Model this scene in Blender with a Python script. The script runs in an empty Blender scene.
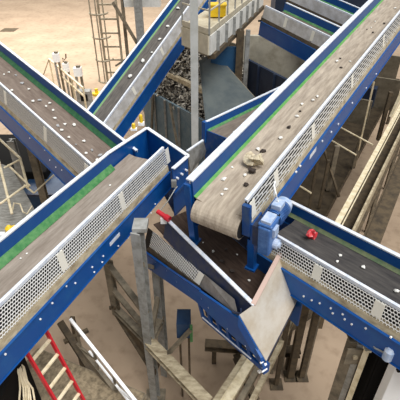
import bpy, math, random
from mathutils import Vector, Matrix
random.seed(7)
SC = bpy.context.scene
COL = SC.collection

# ------------------------------------------------------------------ camera
FPX = 420.0
CZ = 12.5                                  # camera height above the hall floor
DEP = math.atan(294 / 420.0)
CAM = Vector((0, 0, CZ))
FWD = Vector((0, math.cos(DEP), -math.sin(DEP)))
UPV = Vector((0, math.sin(DEP), math.cos(DEP)))
cd = bpy.data.cameras.new('camera')
cd.sensor_width = 36
cd.lens = FPX / 400 * 36
cd.clip_end = 300
cam = bpy.data.objects.new('camera', cd)
COL.objects.link(cam)
cam.location = CAM
cam.rotation_euler = (math.pi / 2 - DEP, 0, 0)
SC.camera = cam


def ray(x, y):
    return FWD + Vector((1, 0, 0)) * ((x - 200) / FPX) - UPV * ((y - 200) / FPX)


def PD(x, y, d):                           # point seen at x, y that lies d below the camera
    r = ray(x, y)
    return CAM + r * (-d / r.z)


def PY(x, y, Y):                           # point seen at x, y at the distance Y into the hall
    r = ray(x, y)
    return CAM + r * (Y / r.y)


# ------------------------------------------------------------------ mesh building
class MB:
    def __init__(s):
        s.v, s.f = [], []

    def add(s, vs, fs):
        b = len(s.v)
        s.v += [Vector(p) for p in vs]
        s.f += [tuple(b + i for i in q) for q in fs]
        return s

    def box(s, x0, x1, y0, y1, z0, z1):
        vs = [(x, y, z) for x in (x0, x1) for y in (y0, y1) for z in (z0, z1)]
        return s.add(vs, [(0, 1, 3, 2), (4, 6, 7, 5), (0, 4, 5, 1), (2, 3, 7, 6), (0, 2, 6, 4), (1, 5, 7, 3)])

    def bar(s, p, q, w, h=None, up=(0, 0, 1)):
        """rectangular bar from p to q, w wide sideways, h deep along up"""
        p, q = Vector(p), Vector(q)
        h = w if h is None else h
        e = (q - p).normalized()
        up = Vector(up)
        if abs(e.dot(up.normalized())) > .98:
            up = Vector((0, 1, 0))
        a = e.cross(up).normalized()
        b = a.cross(e).normalized()
        vs = [c + a * (i * w / 2) + b * (j * h / 2) for c in (p, q) for i, j in ((-1, -1), (1, -1), (1, 1), (-1, 1))]
        return s.add(vs, [(3, 2, 1, 0), (4, 5, 6, 7), (0, 1, 5, 4), (1, 2, 6, 5), (2, 3, 7, 6), (3, 0, 4, 7)])

    def ibeam(s, p, q, w, h, t=.03, up=(0, 0, 1)):
        p, q = Vector(p), Vector(q)
        e = (q - p).normalized()
        up = Vector(up)
        if abs(e.dot(up.normalized())) > .98:
            up = Vector((0, 1, 0))
        a = e.cross(up).normalized()
        b = a.cross(e).normalized()
        s.bar(p + b * (h / 2 - t / 2), q + b * (h / 2 - t / 2), w, t, b)
        s.bar(p - b * (h / 2 - t / 2), q - b * (h / 2 - t / 2), w, t, b)
        s.bar(p, q, t, h - 2 * t, b)
        return s

    def tube(s, p, q, r, n=10, r2=None):
        p, q = Vector(p), Vector(q)
        r2 = r if r2 is None else r2
        e = (q - p).normalized()
        u = Vector((0, 0, 1)) if abs(e.z) < .9 else Vector((1, 0, 0))
        a = e.cross(u).normalized()
        b = a.cross(e)
        vs = []
        for c, rr in ((p, r), (q, r2)):
            for i in range(n):
                t = 2 * math.pi * i / n
                vs.append(c + a * (rr * math.cos(t)) + b * (rr * math.sin(t)))
        fs = [(i, (i + 1) % n, n + (i + 1) % n, n + i) for i in range(n)]
        fs += [tuple(reversed(range(n))), tuple(range(n, 2 * n))]
        return s.add(vs, fs)

    def path(s, pts, r, n=8):
        """one continuous round tube along a list of points"""
        pts = [Vector(p) for p in pts]
        rings = []
        for i, p in enumerate(pts):
            a, b = pts[max(0, i - 1)], pts[min(len(pts) - 1, i + 1)]
            e = (b - a).normalized()
            u = Vector((0, 0, 1)) if abs(e.z) < .9 else Vector((1, 0, 0))
            x = e.cross(u).normalized()
            y = x.cross(e)
            rings.append([p + x * (r * math.cos(2 * math.pi * k / n)) + y * (r * math.sin(2 * math.pi * k / n)) for k in range(n)])
        vs = [v for rg in rings for v in rg]
        fs = []
        for i in range(len(pts) - 1):
            for k in range(n):
                fs.append((i * n + k, i * n + (k + 1) % n, (i + 1) * n + (k + 1) % n, (i + 1) * n + k))
        fs += [tuple(reversed(range(n))), tuple((len(pts) - 1) * n + k for k in range(n))]
        return s.add(vs, fs)

    def sheet(s, pts, th, nrm=None):
        """a plate with the outline pts and a real thickness th"""
        pts = [Vector(p) for p in pts]
        n = nrm and Vector(nrm) or (pts[1] - pts[0]).cross(pts[2] - pts[0]).normalized()
        k = len(pts)
        vs = pts + [p - n * th for p in pts]
        fs = [tuple(range(k)), tuple(reversed(range(k, 2 * k)))]
        fs += [(i, k + i, k + (i + 1) % k, (i + 1) % k) for i in range(k)]
        return s.add(vs, fs)

    def prism(s, prof, x0, x1):
        """closed outline in (y, z) swept along x"""
        k = len(prof)
        vs = [(x0, y, z) for y, z in prof] + [(x1, y, z) for y, z in prof]
        fs = [tuple(range(k)), tuple(reversed(range(k, 2 * k)))]
        fs += [(i, k + i, k + (i + 1) % k, (i + 1) % k) for i in range(k)]
        return s.add(vs, fs)

    def build(s, name, m, parent=None, off=None, smooth=False, bevel=0):
        me = bpy.data.meshes.new(name)
        o_ = Vector(off) if off is not None else Vector((0, 0, 0))
        me.from_pydata([tuple(v - o_) for v in s.v], [], s.f)
        import bmesh
        bm = bmesh.new()
        bm.from_mesh(me)
        bmesh.ops.recalc_face_normals(bm, faces=bm.faces)
        bm.to_mesh(me)
        bm.free()
        if smooth:
            for p in me.polygons:
                p.use_smooth = True
        me.materials.append(m)
        o = bpy.data.objects.new(name, me)
        COL.objects.link(o)
        if parent is not None:
            o.parent = parent
        elif off is not None:
            o.location = o_
        if bevel:
            b = o.modifiers.new('bevel', 'BEVEL')
            b.width = bevel
            b.segments = 2
            b.limit_method = 'ANGLE'
        return o


def tag(o, label=None, cat=None, group=None, kind=None):
    for k, v in (('label', label), ('category', cat), ('group', group), ('kind', kind)):
        if v:
            o[k] = v
    return o


def thing(name, loc, label, cat, group=None, mat=None):
    o = bpy.data.objects.new(name, None)
    o.empty_display_size = .2
    COL.objects.link(o)
    if mat is not None:
        o.matrix_world = mat
    else:
        o.location = loc
    return tag(o, label, cat, group, 'thing')


# ------------------------------------------------------------------ materials
def srgb(r, g, b):
    return tuple(((c / 255) / 12.92 if c / 255 <= .04045 else ((c / 255 + .055) / 1.055) ** 2.4) for c in (r, g, b)) + (1,)


def mat(name, c, rough=.6, metal=0., c2=None, scale=4., stretch=(1, 1, 1), lo=.4, hi=.65, spec=.4, bump=0., detail=6):
    m = bpy.data.materials.new(name)
    m.use_nodes = True
    nt = m.node_tree
    b = nt.nodes['Principled BSDF']
    b.inputs['Roughness'].default_value = rough
    b.inputs['Metallic'].default_value = metal
    b.inputs['Specular IOR Level'].default_value = spec
    b.inputs['Base Color'].default_value = c
    if c2 is not None:
        tc = nt.nodes.new('ShaderNodeTexCoord')
        mp = nt.nodes.new('ShaderNodeMapping')
        mp.inputs['Scale'].default_value = stretch
        nz = nt.nodes.new('ShaderNodeTexNoise')
        nz.inputs['Scale'].default_value = scale
        nz.inputs['Detail'].default_value = detail
        nz.inputs['Roughness'].default_value = .65
        rp = nt.nodes.new('ShaderNodeValToRGB')
        rp.color_ramp.elements[0].position = lo
        rp.color_ramp.elements[0].color = c
        rp.color_ramp.elements[1].position = hi
        rp.color_ramp.elements[1].color = c2
        L = nt.links.new
        L(tc.outputs['Object'], mp.inputs['Vector'])
        L(mp.outputs['Vector'], nz.inputs['Vector'])
        L(nz.outputs['Fac'], rp.inputs['Fac'])
        L(rp.outputs['Color'], b.inputs['Base Color'])
        if bump:
            bp = nt.nodes.new('ShaderNodeBump')
            bp.inputs['Strength'].default_value = bump
            bp.inputs['Distance'].default_value = .02
            L(nz.outputs['Fac'], bp.inputs['Height'])
            L(bp.outputs['Normal'], b.inputs['Normal'])
    return m


def perforated(name, c, px, pz, fx, fz, stagger=True):
    """sheet with real see-through round or slotted holes, laid out in the panel's own x and z"""
    m = mat(name, c, .45, .1)
    nt = m.node_tree
    N = nt.nodes.new
    L = nt.links.new
    out = nt.nodes['Material Output']
    b = nt.nodes['Principled BSDF']
    tc = N('ShaderNodeTexCoord')
    sp = N('ShaderNodeSeparateXYZ')
    L(tc.outputs['Object'], sp.inputs[0])

    def M(op, a, b_=None):
        n = N('ShaderNodeMath')
        n.operation = op
        for i, q in enumerate((a, b_)):
            if q is None:
                continue
            if isinstance(q, (int, float)):
                n.inputs[i].default_value = q
            else:
                L(q, n.inputs[i])
        return n.outputs[0]
    v = M('DIVIDE', sp.outputs['Z'], pz)
    row = M('FLOOR', v)
    u = M('DIVIDE', sp.outputs['X'], px)
    if stagger:
        u = M('ADD', u, M('MULTIPLY', row, .5))
    du = M('DIVIDE', M('ABSOLUTE', M('SUBTRACT', M('FRACT', M('ADD', u, 100.)), .5)), fx / 2)
    dv = M('DIVIDE', M('ABSOLUTE', M('SUBTRACT', M('FRACT', v), .5)), fz / 2)
    r = M('ADD', M('POWER', du, 2.6), M('POWER', dv, 2.6))
    hole = M('LESS_THAN', r, 1.)
    tr = N('ShaderNodeBsdfTransparent')
    mx = N('ShaderNodeMixShader')
    L(hole, mx.inputs[0])
    L(b.outputs[0], mx.inputs[1])
    L(tr.outputs[0], mx.inputs[2])
    L(mx.outputs[0], out.inputs['Surface'])
    return m


M_blue = mat('blue_paint', srgb(8, 76, 148), .38, c2=srgb(30, 92, 152), scale=3, lo=.45, hi=.8)
M_blued = mat('worn_blue_paint', srgb(16, 68, 132), .5, c2=srgb(66, 92, 122), scale=5, lo=.5, hi=.75)
M_navy = mat('navy_paint', srgb(36, 50, 84), .5, c2=srgb(62, 66, 78), scale=6)
M_rim = mat('pale_edge_strip', srgb(236, 238, 242), .4, c2=srgb(205, 214, 228), scale=8)  # bright highlight of the blue rims put into the colour; stickers share it
M_green = mat('green_skirt_rubber', srgb(58, 122, 68), .6, c2=srgb(98, 148, 92), scale=6)
M_mesh = perforated('perforated_guard', srgb(255, 255, 252), .062, .066, .88, .84)
M_slot = perforated('slotted_guard', srgb(226, 225, 220), .34, .080, .95, .68)
M_fine = perforated('fine_guard', srgb(205, 204, 200), .055, .055, .66, .62)
M_plate = mat('joint_plate_steel', srgb(232, 228, 215), .5)
M_dust = mat('dusty_ledge', srgb(196, 182, 152), .8, c2=srgb(140, 124, 98), scale=7, stretch=(.4, 1, 1))
M_dark = mat('dark_interior_rubber', srgb(22, 21, 21), .8)  # near-black for the drum, and for shade behind guards put into the colour
M_galv = mat('galvanised_steel', srgb(168, 168, 164), .5, .2, c2=srgb(134, 133, 126), scale=5)
M_galvd = mat('dusty_steel', srgb(136, 124, 104), .7, c2=srgb(96, 88, 74), scale=4)
M_brown = mat('brown_dusty_steel', srgb(96, 82, 62), .8, c2=srgb(66, 57, 45), scale=4)
M_cream = mat('cream_paint', srgb(236, 222, 190), .55, c2=srgb(205, 188, 150), scale=6)
M_white = mat('white_paint', srgb(250, 250, 248), .45)
M_red = mat('red_paint', srgb(206, 40, 52), .45)
M_yellow = mat('yellow_paint', srgb(240, 200, 40), .45)
M_black = mat('black_coating', srgb(26, 25, 24), .85, spec=.08)
M_stain = mat('stainless_plate', srgb(222, 214, 200), .38, .25, c2=srgb(204, 190, 168), scale=2.5, stretch=(1, .5, 1))
M_rust = mat('rusty_edge', srgb(150, 104, 92), .7, c2=srgb(196, 168, 152), scale=9)
M_motor = mat('blue_motor_paint', srgb(56, 98, 158), .4, c2=srgb(88, 128, 184), scale=6)
M_motor2 = mat('pale_motor_paint', srgb(200, 210, 226), .45, c2=srgb(150, 176, 212), scale=6)
M_conc = mat('concrete_panel', srgb(128, 118, 100), .9, c2=srgb(96, 88, 72), scale=2)
M_teal = mat('steel_blue_panel', srgb(84, 108, 122), .55, c2=srgb(112, 128, 134), scale=2)
M_dblue = mat('dark_blue_panel', srgb(30, 58, 92), .5, c2=srgb(46, 74, 104), scale=2)
M_fmesh = perforated('trough_guard', srgb(240, 240, 236), .062, .07, .8, .8)
M_stain2 = mat('dull_cover_steel', srgb(150, 146, 140), .5, .3, c2=srgb(120, 114, 108), scale=3)
M_cover = mat('grey_cover_sheet', srgb(204, 202, 200), .6, c2=srgb(176, 172, 166), scale=3)
M_gratebeige = mat('beige_landing_plate', srgb(150, 134, 108), .8, c2=srgb(96, 84, 66), scale=9, detail=9)
M_conc2 = mat('pale_concrete', srgb(196, 190, 172), .9, c2=srgb(160, 152, 134), scale=1.2)
M_deck = mat('dark_dusty_deck', srgb(76, 66, 52), .9, spec=.1, c2=srgb(52, 45, 37), scale=2)  # dark brown carries the shade under conveyor D
M_navyd = mat('very_dark_blue_panel', srgb(24, 36, 58), .6, c2=srgb(36, 48, 66), scale=1.5)
M_bayblue = mat('bay_blue_panel', srgb(40, 84, 122), .5, c2=srgb(54, 94, 126), scale=1.5)
M_platdeck = mat('platform_deck_plate', srgb(196, 186, 160), .7, c2=srgb(170, 158, 132), scale=1.2)
M_white2 = mat('pale_fascia', srgb(232, 230, 222), .5, c2=srgb(206, 204, 196), scale=2)
M_platcream = mat('platform_cream', srgb(204, 194, 170), .6, c2=srgb(178, 168, 144), scale=2)
M_whitecol = mat('pale_column_paint', srgb(206, 206, 200), .5, c2=srgb(186, 186, 178), scale=2)
M_chute = mat('chute_grey', srgb(88, 94, 92), .5, c2=srgb(70, 78, 80), scale=1.2)
M_cage = mat('weathered_cage', srgb(176, 164, 140), .7, c2=srgb(140, 126, 104), scale=4)
M_scrap = mat('mixed_scrap', srgb(58, 50, 42), .7, c2=srgb(214, 206, 190), scale=5, lo=.47, hi=.55, detail=4)
M_ribbed = mat('ribbed_grey_sheet', srgb(150, 148, 140), .6, c2=srgb(104, 100, 92), scale=3, stretch=(1, 9, 1))
M_redscrap = mat('red_wrapper', srgb(214, 60, 66), .45, c2=srgb(240, 170, 166), scale=14, lo=.55, hi=.7)
M_grate = perforated('grating', srgb(190, 180, 160), .09, .09, .72, .72, False)


def belt_mat(name, a, b):
    return mat(name, srgb(*a), .8, c2=srgb(*b), scale=5, stretch=(.35, 2.4, 1), lo=.35, hi=.7, spec=.12)


# ------------------------------------------------------------------ floor
def floor():
    m = bpy.data.materials.new('sandy_concrete')
    m.use_nodes = True
    nt = m.node_tree
    b = nt.nodes['Principled BSDF']
    b.inputs['Roughness'].default_value = .9
    b.inputs['Specular IOR Level'].default_value = .15
    tc = nt.nodes.new('ShaderNodeTexCoord')
    L = nt.links.new
    cols = []
    for sc, lo, hi, c1, c2 in ((.35, .3, .7, (152, 132, 111), (171, 150, 127)), (2.2, .5, .8, (255, 255, 255), (196, 190, 184))):
        nz = nt.nodes.new('ShaderNodeTexNoise')
        nz.inputs['Scale'].default_value = sc
        nz.inputs['Detail'].default_value = 8
        rp = nt.nodes.new('ShaderNodeValToRGB')
        rp.color_ramp.elements[0].position = lo
        rp.color_ramp.elements[1].position = hi
        rp.color_ramp.elements[0].color = srgb(*c1)
        rp.color_ramp.elements[1].color = srgb(*c2)
        L(tc.outputs['Object'], nz.inputs['Vector'])
        L(nz.outputs['Fac'], rp.inputs['Fac'])
        cols.append(rp)
    mx = nt.nodes.new('ShaderNodeMix')
    mx.data_type = 'RGBA'
    mx.blend_type = 'MULTIPLY'
    mx.inputs['Factor'].default_value = .7
    L(cols[0].outputs[0], mx.inputs['A'])
    L(cols[1].outputs[0], mx.inputs['B'])
    L(mx.outputs['Result'], b.inputs['Base Color'])
    o = MB().box(-50, 60, -6, 95, -.3, 0).build('floor', m)
    tag(o, kind='structure')


floor()

# ------------------------------------------------------------------ conveyors
# local frame of a conveyor: x along the belt, y sideways towards the guarded side, z up; the origin is on the guarded rail
BELTS = {}


def frame(p, q, d0, d1):
    a, b = PD(*p, d0), PD(*q, d1)
    e = (b - a).normalized()
    n = Vector((e.y, -e.x, 0)).normalized()
    if n.y > 0:
        n = -n
    w = e.cross(n)
    if w.z < 0:
        w = -w
    m = Matrix((e, n, w)).transposed().to_4x4()
    m.translation = a
    return m, (b - a).length


def stringer_of(root):
    return [c for c in root.children if c.name.startswith('stringer')][-1]


def conveyor(key, p, q, d0, d1, x0, x1, label, W=1.15, k=1.0, belt=((120, 108, 98), (150, 138, 126)), mesh=M_mesh,
             name='belt_conveyor', drum0=False, drum1=False, plates=(), bolts=(), ledge=M_dust, far0=None, far1=None,
             skirt=M_green, panel=2.0, wall=1.0, guard0=None, guard1=None, mat3=None, sk=.5, rimw=.085, deep=1.30):
    m = mat3 if mat3 is not None else frame(p, q, d0, d1)[0]
    root = thing(name, None, label, 'conveyor', 'belt conveyors', mat=m)
    hb = .42 * k * wall                      # belt depth below the rims
    gb, lb, bb = .52 * k, .70 * k, deep * k  # guard bottom, ledge bottom, beam bottom
    f0 = x0 if far0 is None else far0
    f1 = x1 if far1 is None else far1
    g0 = x0 if guard0 is None else guard0
    g1 = x1 if guard1 is None else guard1
    # belt: gently troughed, with thickness, and turned over the end drums
    mb = MB()
    prof = [(-W + .04, -hb + .05), (-W + .22, -hb), (-.22, -hb), (-.04, -hb + .05)]
    prof += [(y, z - .025) for y, z in reversed(prof)]
    mb.prism(prof, x0, x1)
    r = .26
    for flag, xe, sg in ((drum0, x0, -1), (drum1, x1, 1)):
        if flag:
            pts = []
            for i in range(13):
                t = math.pi * i / 12
                pts.append((xe + sg * r * math.sin(t), -hb - r + r * math.cos(t)))
            inn = [(xe + sg * (r - .025) * math.sin(math.pi * i / 12), -hb - r + (r - .025) * math.cos(math.pi * i / 12)) for i in range(13)]
            pp = pts + inn[::-1]
            n_ = len(pp)
            vs = [(x, -W + .06, z) for x, z in pp] + [(x, -.06, z) for x, z in pp]
            fs = [(i, (i + 1) % 13 if False else i + 1, n_ - 2 - i, n_ - 1 - i) for i in range(12)]
            fs += [(n_ + j for j in q_) for q_ in list(fs)]
            fs = [tuple(q_) for q_ in fs]
            fs += [(i, i + 1, n_ + i + 1, n_ + i) for i in range(12)]
            fs += [(13 + i, 14 + i, n_ + 14 + i, n_ + 13 + i) for i in range(12)]
            mb.add(vs, fs)
    mb.prism([(-W + .06, -hb - .5), (-.06, -hb - .5), (-.06, -hb - .525), (-W + .06, -hb - .525)], x0, x1)
    bm_ = belt_mat('belt_rubber', *belt)
    mb.build('belt', bm_, root)
    for flag, xe in ((drum0, x0), (drum1, x1)):
        if flag:
            MB().tube((xe, -W + .05, -hb - r), (xe, -.05, -hb - r), r - .03, 24).tube((xe, -W - .1, -hb - r), (xe, .3, -hb - r), .05, 12).build('drum', M_dark, root)
    # far side: board, edge strip, skirt, stringer
    MB().box(f0, f1, -W - .03, -W, -.75 * k, -.02).box(f0, f1, -W - .1, -W - .03, -.75 * k, -.70 * k).build('side_board', M_blue, root)
    MB().box(f0, f1, -W - rimw, -W + .005, -.02, .012).box(f0, f1, -W - .075, -W - .06, -.08, -.02).build('edge_strip', M_rim, root)
    if skirt:
        MB().prism([(-W + .0, -hb + .045 + .12 * k * sk), (-W + .04 + .09 * sk, -hb + .045), (-W + .03 + .08 * sk, -hb + .03), (-W, -hb + .045 + .07 * k * sk)], f0, f1).build('skirt', skirt, root)
    MB().box(f0, f1, -W - .14, -W - .1, -bb, -lb).box(f0, f1, -W - .14, -W + .05, -lb, -lb + .02).box(f0, f1, -W - .14, -W + .0, -bb - .02, -bb).build('stringer', M_blue, root)
    # guarded side: board, edge strip, guard panels, ledge, stringer
    MB().box(x0, x1, -.02, .0, -gb - .1, -.03).build('side_board', M_dark, root)  # near-black board: shade inside the guard put into its colour
    MB().box(x0, x1, -.03, .03, -.03, .01).box(x0, x1, .018, .03, -.07, -.03).build('edge_strip', M_rim, root)
    x = g0
    cuts = sorted([g0, g1] + [c for c in plates if g0 < c < g1])
    for a, b in zip(cuts[:-1], cuts[1:]):
        MB().sheet([(a + .01, .06, -.05), (b - .01, .06, -.05), (b - .01, .12, -gb), (a + .01, .12, -gb)], .004).build('guard_panel', mesh, root)
    for c in plates:
        MB().sheet([(c - .09, .075, -.07), (c + .09, .075, -.07), (c + .09, .125, -gb + .06), (c - .09, .125, -gb + .06)], .008).build('joint_plate', M_plate, root)
    MB().prism([(.0, -gb + .0), (.12, -gb), (.15, -lb), (.0, -lb)], x0, x1).build('ledge', ledge, root)
    MB().box(x0, x1, .14, .18, -bb, -lb).box(x0, x1, .0, .2, -lb - .005, -lb + .02).box(x0, x1, .02, .2, -bb - .02, -bb).build('stringer', M_blue, root)
    for bx in bolts:
        MB().tube((bx[0], .17, -bx[1]), (bx[0], .215, -bx[1]), .028, 8).build('bolt', M_white, root)
    # cross members under the belt
    n = max(2, int((x1 - x0) / 1.6))
    for i in range(n):
        xx = x0 + (i + .5) * (x1 - x0) / n
        MB().box(xx - .05, xx + .05, -W - .1, .14, -bb + .05, -bb + .17).build('cross_member', M_navy, root)
    BELTS[key] = (m, hb, W)
    return root


def on_belt(key, x, y, lift=0.):
    """point of the belt's top seen at x, y"""
    m, hb, W = BELTS[key]
    inv = m.inverted()
    o = inv @ CAM
    d = inv.to_3x3() @ ray(x, y)
    t = (-hb + lift - o.z) / d.z
    return m @ (o + d * t)


def loc(key, x, y, off=.17):
    """(along, down) of the point seen at x, y on the upright plane y = off beside conveyor key"""
    m = BELTS[key][0]
    inv = m.inverted()
    o = inv @ CAM
    d = inv.to_3x3() @ ray(x, y)
    t = (off - o.y) / d.y
    p = o + d * t
    return p.x, -p.z


def along(p, q, d0, d1, x, y, off=.1):
    m, _ = frame(p, q, d0, d1)
    inv = m.inverted()
    o = inv @ CAM
    d = inv.to_3x3() @ ray(x, y)
    t = (off - o.y) / d.y
    return (o + d * t).x


def lay(p, q, d0, d1, pts, off=.1):
    return [along(p, q, d0, d1, x, y, off) for x, y in pts]


def loc_m(m, x, y, off):
    inv = m.inverted()
    o = inv @ CAM
    d = inv.to_3x3() @ ray(x, y)
    p = o + d * ((off - o.y) / d.y)
    return p.x, -p.z


def frame3n(a, b):
    a, b = Vector(a), Vector(b)
    e = (b - a).normalized()
    n = Vector((e.y, -e.x, 0)).normalized()
    if n.y > 0:
        n = -n
    w = e.cross(n)
    if w.z < 0:
        w = -w
    m = Matrix((e, n, w)).transposed().to_4x4()
    m.translation = a
    return m


FA = ((3, 299), (163, 147), 5.4, 5.4)
FB = ((0, 83), (90, 163), 4.9, 5.8)
FC = ((285, 240), (395, 304), 5.5, 5.4)
FD = ((246, 200), (400, 11), 4.3, 2.95)
FE = ((121, 99), (182, 15), 6.8, 4.4)

RA = conveyor('A', *FA, -2.6, frame(*FA)[1], 'wide conveyor at lower left ending in the blue hood',
         k=1.08, belt=((138, 126, 114), (168, 156, 144)), plates=lay(*FA, [(62, 258), (122, 198), (168, 158)]), wall=1.1,
         far1=5.0, sk=1.0, deep=1.18)
RB = conveyor('B', *FB, -4.0, frame(*FB)[1] + .25, 'conveyor coming from upper left with dusty belt, ending behind the blue hood', belt=((112, 98, 88), (142, 128, 116)),
         mesh=M_fine, plates=lay(*FB, [(45, 134), (86, 172), (5, 97)]), k=1.19, W=1.37, sk=.9, skirt=mat('dark_green_skirt', srgb(40, 96, 62), .6, c2=srgb(66, 116, 76), scale=6))
RC = conveyor('C', *FC, -.55, 3.6, 'conveyor running to lower right with dark belt carrying a red scrap', belt=((62, 60, 60), (92, 88, 84)),
         plates=lay(*FC, [(317, 271), (378, 309)]), k=.84, far0=-1.3, skirt=mat('faded_green_skirt', srgb(84, 104, 74), .7, c2=srgb(112, 120, 86), scale=6))
RD = conveyor('D', *FD, 0, 15, 'long conveyor rising to upper right with pale dusty belt and blue gearmotor', belt=((156, 142, 126), (200, 186, 166)),
         mesh=M_slot, plates=[.1] + lay(*FD, [(277, 173), (314, 127), (353, 78), (384, 40)]), k=.92, drum0=True, rimw=.15, sk=.28, skirt=mat('bright_green_skirt', srgb(84, 152, 70), .6, c2=srgb(112, 168, 92), scale=6), wall=1.15)
RE = conveyor('E', *FE, -1.6, 16, 'steep grey conveyor passing under the steel platform at top', belt=((88, 84, 80), (122, 116, 108)),
         mesh=M_cover, plates=lay(*FE, [(135, 93), (163, 54)]), k=1.0, W=1.12, sk=.3, skirt=mat('pale_green_skirt', srgb(112, 160, 90), .6, c2=srgb(130, 160, 120), scale=6))

# ------------------------------------------------------------------ light
w = bpy.data.worlds.new('hall_light')
SC.world = w
w.use_nodes = True
bg = w.node_tree.nodes['Background']
bg.inputs[0].default_value = (.96, .98, 1.0, 1)
bg.inputs[1].default_value = .33
sd = bpy.data.lights.new('skylight_sun', 'SUN')
sd.energy = 2.9
sd.angle = math.radians(40)
so = bpy.data.objects.new('skylight_sun', sd)
COL.objects.link(so)
so.location = (0, 10, 30)
so.rotation_euler = (math.radians(20), math.radians(20), 0)
ad = bpy.data.lights.new('hall_lamp', 'AREA')  # added unseen area light brightening the far left floor, in place of doorway daylight
ad.shape = 'RECTANGLE'
ad.size, ad.size_y = 26, 26
ad.energy = 11500
ad.color = (1, .97, .93)
ao = bpy.data.objects.new('hall_lamp', ad)
COL.objects.link(ao)
ao.location = (-18, 46, 21)
# ------------------------------------------------------------------ helpers for steelwork placed in the hall
def frame3(a, b):
    a, b = Vector(a), Vector(b)
    e = (b - a).normalized()
    n = Vector((e.y, -e.x, 0)).normalized()
    w = n.cross(e) if n.cross(e).z > 0 else e.cross(n)
    m = Matrix((e, n, w)).transposed().to_4x4()
    m.translation = a
    return m


def W2(root):
    return root.matrix_world.inverted()


class Kit:
    """a thing built from world-space pieces; each part() becomes one child mesh"""
    def __init__(s, name, base, label, cat, group=None):
        s.base = Vector(base)
        s.root = thing(name, s.base, label, cat, group)

    def part(s, name, mb, m, parent=None, label=None, kind=None, **kw):
        o = mb.build(name, m, None, s.base, **kw)
        o.location = (0, 0, 0)
        o.parent = parent or s.root
        if label:
            o['label'] = label
        if kind:
            o['kind'] = kind
        return o


def solo(name, mb, m, base, label, cat, group=None, kind=None, **kw):
    o = mb.build(name, m, None, base, **kw)
    return tag(o, label, cat, group, kind or 'thing')


def down(p, z=0.):
    return Vector((p.x, p.y, z))


def lerp(a, b, t):
    return Vector(a) + (Vector(b) - Vector(a)) * t


def beltpart(root, name, mb, m, parent=None, **kw):
    return mb.build(name, m, parent or root, **kw)


# ------------------------------------------------------------------ hall walls, far outside the frame
M_wall = mat('hall_wall_paint', srgb(190, 186, 176), .9)
for nm, a in (('wall_back', (-50, 60, 95, 95.3, 0, 22)), ('wall_left', (-50.3, -50, -6, 95, 0, 22)), ('wall_right', (60, 60.3, -6, 95, 0, 22))):
    tag(MB().box(*a).build(nm, M_wall), kind='structure')

# ------------------------------------------------------------------ conveyor D: discharge end with gearmotor
mD = BELTS['D'][0]
# posts and bearing plate at the discharge end
beltpart(RD, 'bearing_plate', MB().box(-.06, .34, .13, .17, -.98, -.5).box(-.1, -.02, -.03, .13, -.8, -.06), M_blued)
beltpart(RD, 'post', MB().box(-.04, .1, .06, .2, -1.75, -.95).box(-.08, .14, .02, .24, -1.8, -1.75), M_blue)
beltpart(RD, 'post', MB().box(-.05, .1, -1.34, -1.2, -1.7, -.1).box(-.09, .14, -1.38, -1.16, -1.75, -1.7), M_blue)
beltpart(RD, 'bearing_plate', MB().box(-.06, .34, -1.24, -1.19, -.98, -.12), M_blue)
gm = MB().box(-.12, .3, .3, .54, -1.12, -.42).box(-.09, .27, .28, .57, -.42, -.36).build('gearbox', M_motor, RD, bevel=.04)
MB().box(-.05, .22, .33, .52, -.37, -.3).box(.0, .18, .54, .59, -.7, -.5).build('inspection_cover', M_motor2, gm)
MB().tube((.12, .54, -.95), (.12, .63, -.95), .1, 16).tube((.12, .63, -.95), (.12, .67, -.95), .06, 16).build('shaft_cap', M_motor2, gm)
mo = MB().tube((.3, .42, -.52), (.66, .42, -.52), .17, 24)
for i in range(9):
    mo.tube((.33 + i * .036, .42, -.52), (.345 + i * .036, .42, -.52), .19, 24)
mo = mo.build('motor', M_motor, RD)
MB().box(.27, .36, .3, .54, -.66, -.38).build('coupling', M_black, mo)
MB().tube((.66, .42, -.52), (.8, .42, -.52), .195, 24, .165).build('fan_cover', M_motor2, mo)
MB().box(.36, .58, .33, .52, -.36, -.24).build('terminal_box', M_motor2, mo, bevel=.015)
MB().path([(.48, .42, -.24), (.48, .36, -.06), (.56, .28, .03), (.72, .23, .0), (.8, .2, -.15), (.8, .19, -.4), (.82, .18, -.5)], .016).build('cable', M_white, mo)
MB().box(-.06, .24, .17, .3, -1.0, -.5).build('mounting_flange', M_navy, RD)

# ------------------------------------------------------------------ transfer hood at the end of A
hd = 5.6
h0, h1, h2, h3 = BELTS['A'][0] @ Vector((4.98, -1.185, .0)), PD(147, 128, hd), PD(188, 156, hd), PD(173, 169, hd)
K = Kit('transfer_hood', down(lerp(h1, h3, .5), h1.z - 1.5), 'tall open blue steel hood catching the end of the wide lower left conveyor', 'hood')


def wallpanel(a, b, dep, th=.03, inward=None):
    a, b = Vector(a), Vector(b)
    return MB().sheet([a, b, b - Vector((0, 0, dep)), a - Vector((0, 0, dep))], th)


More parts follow.
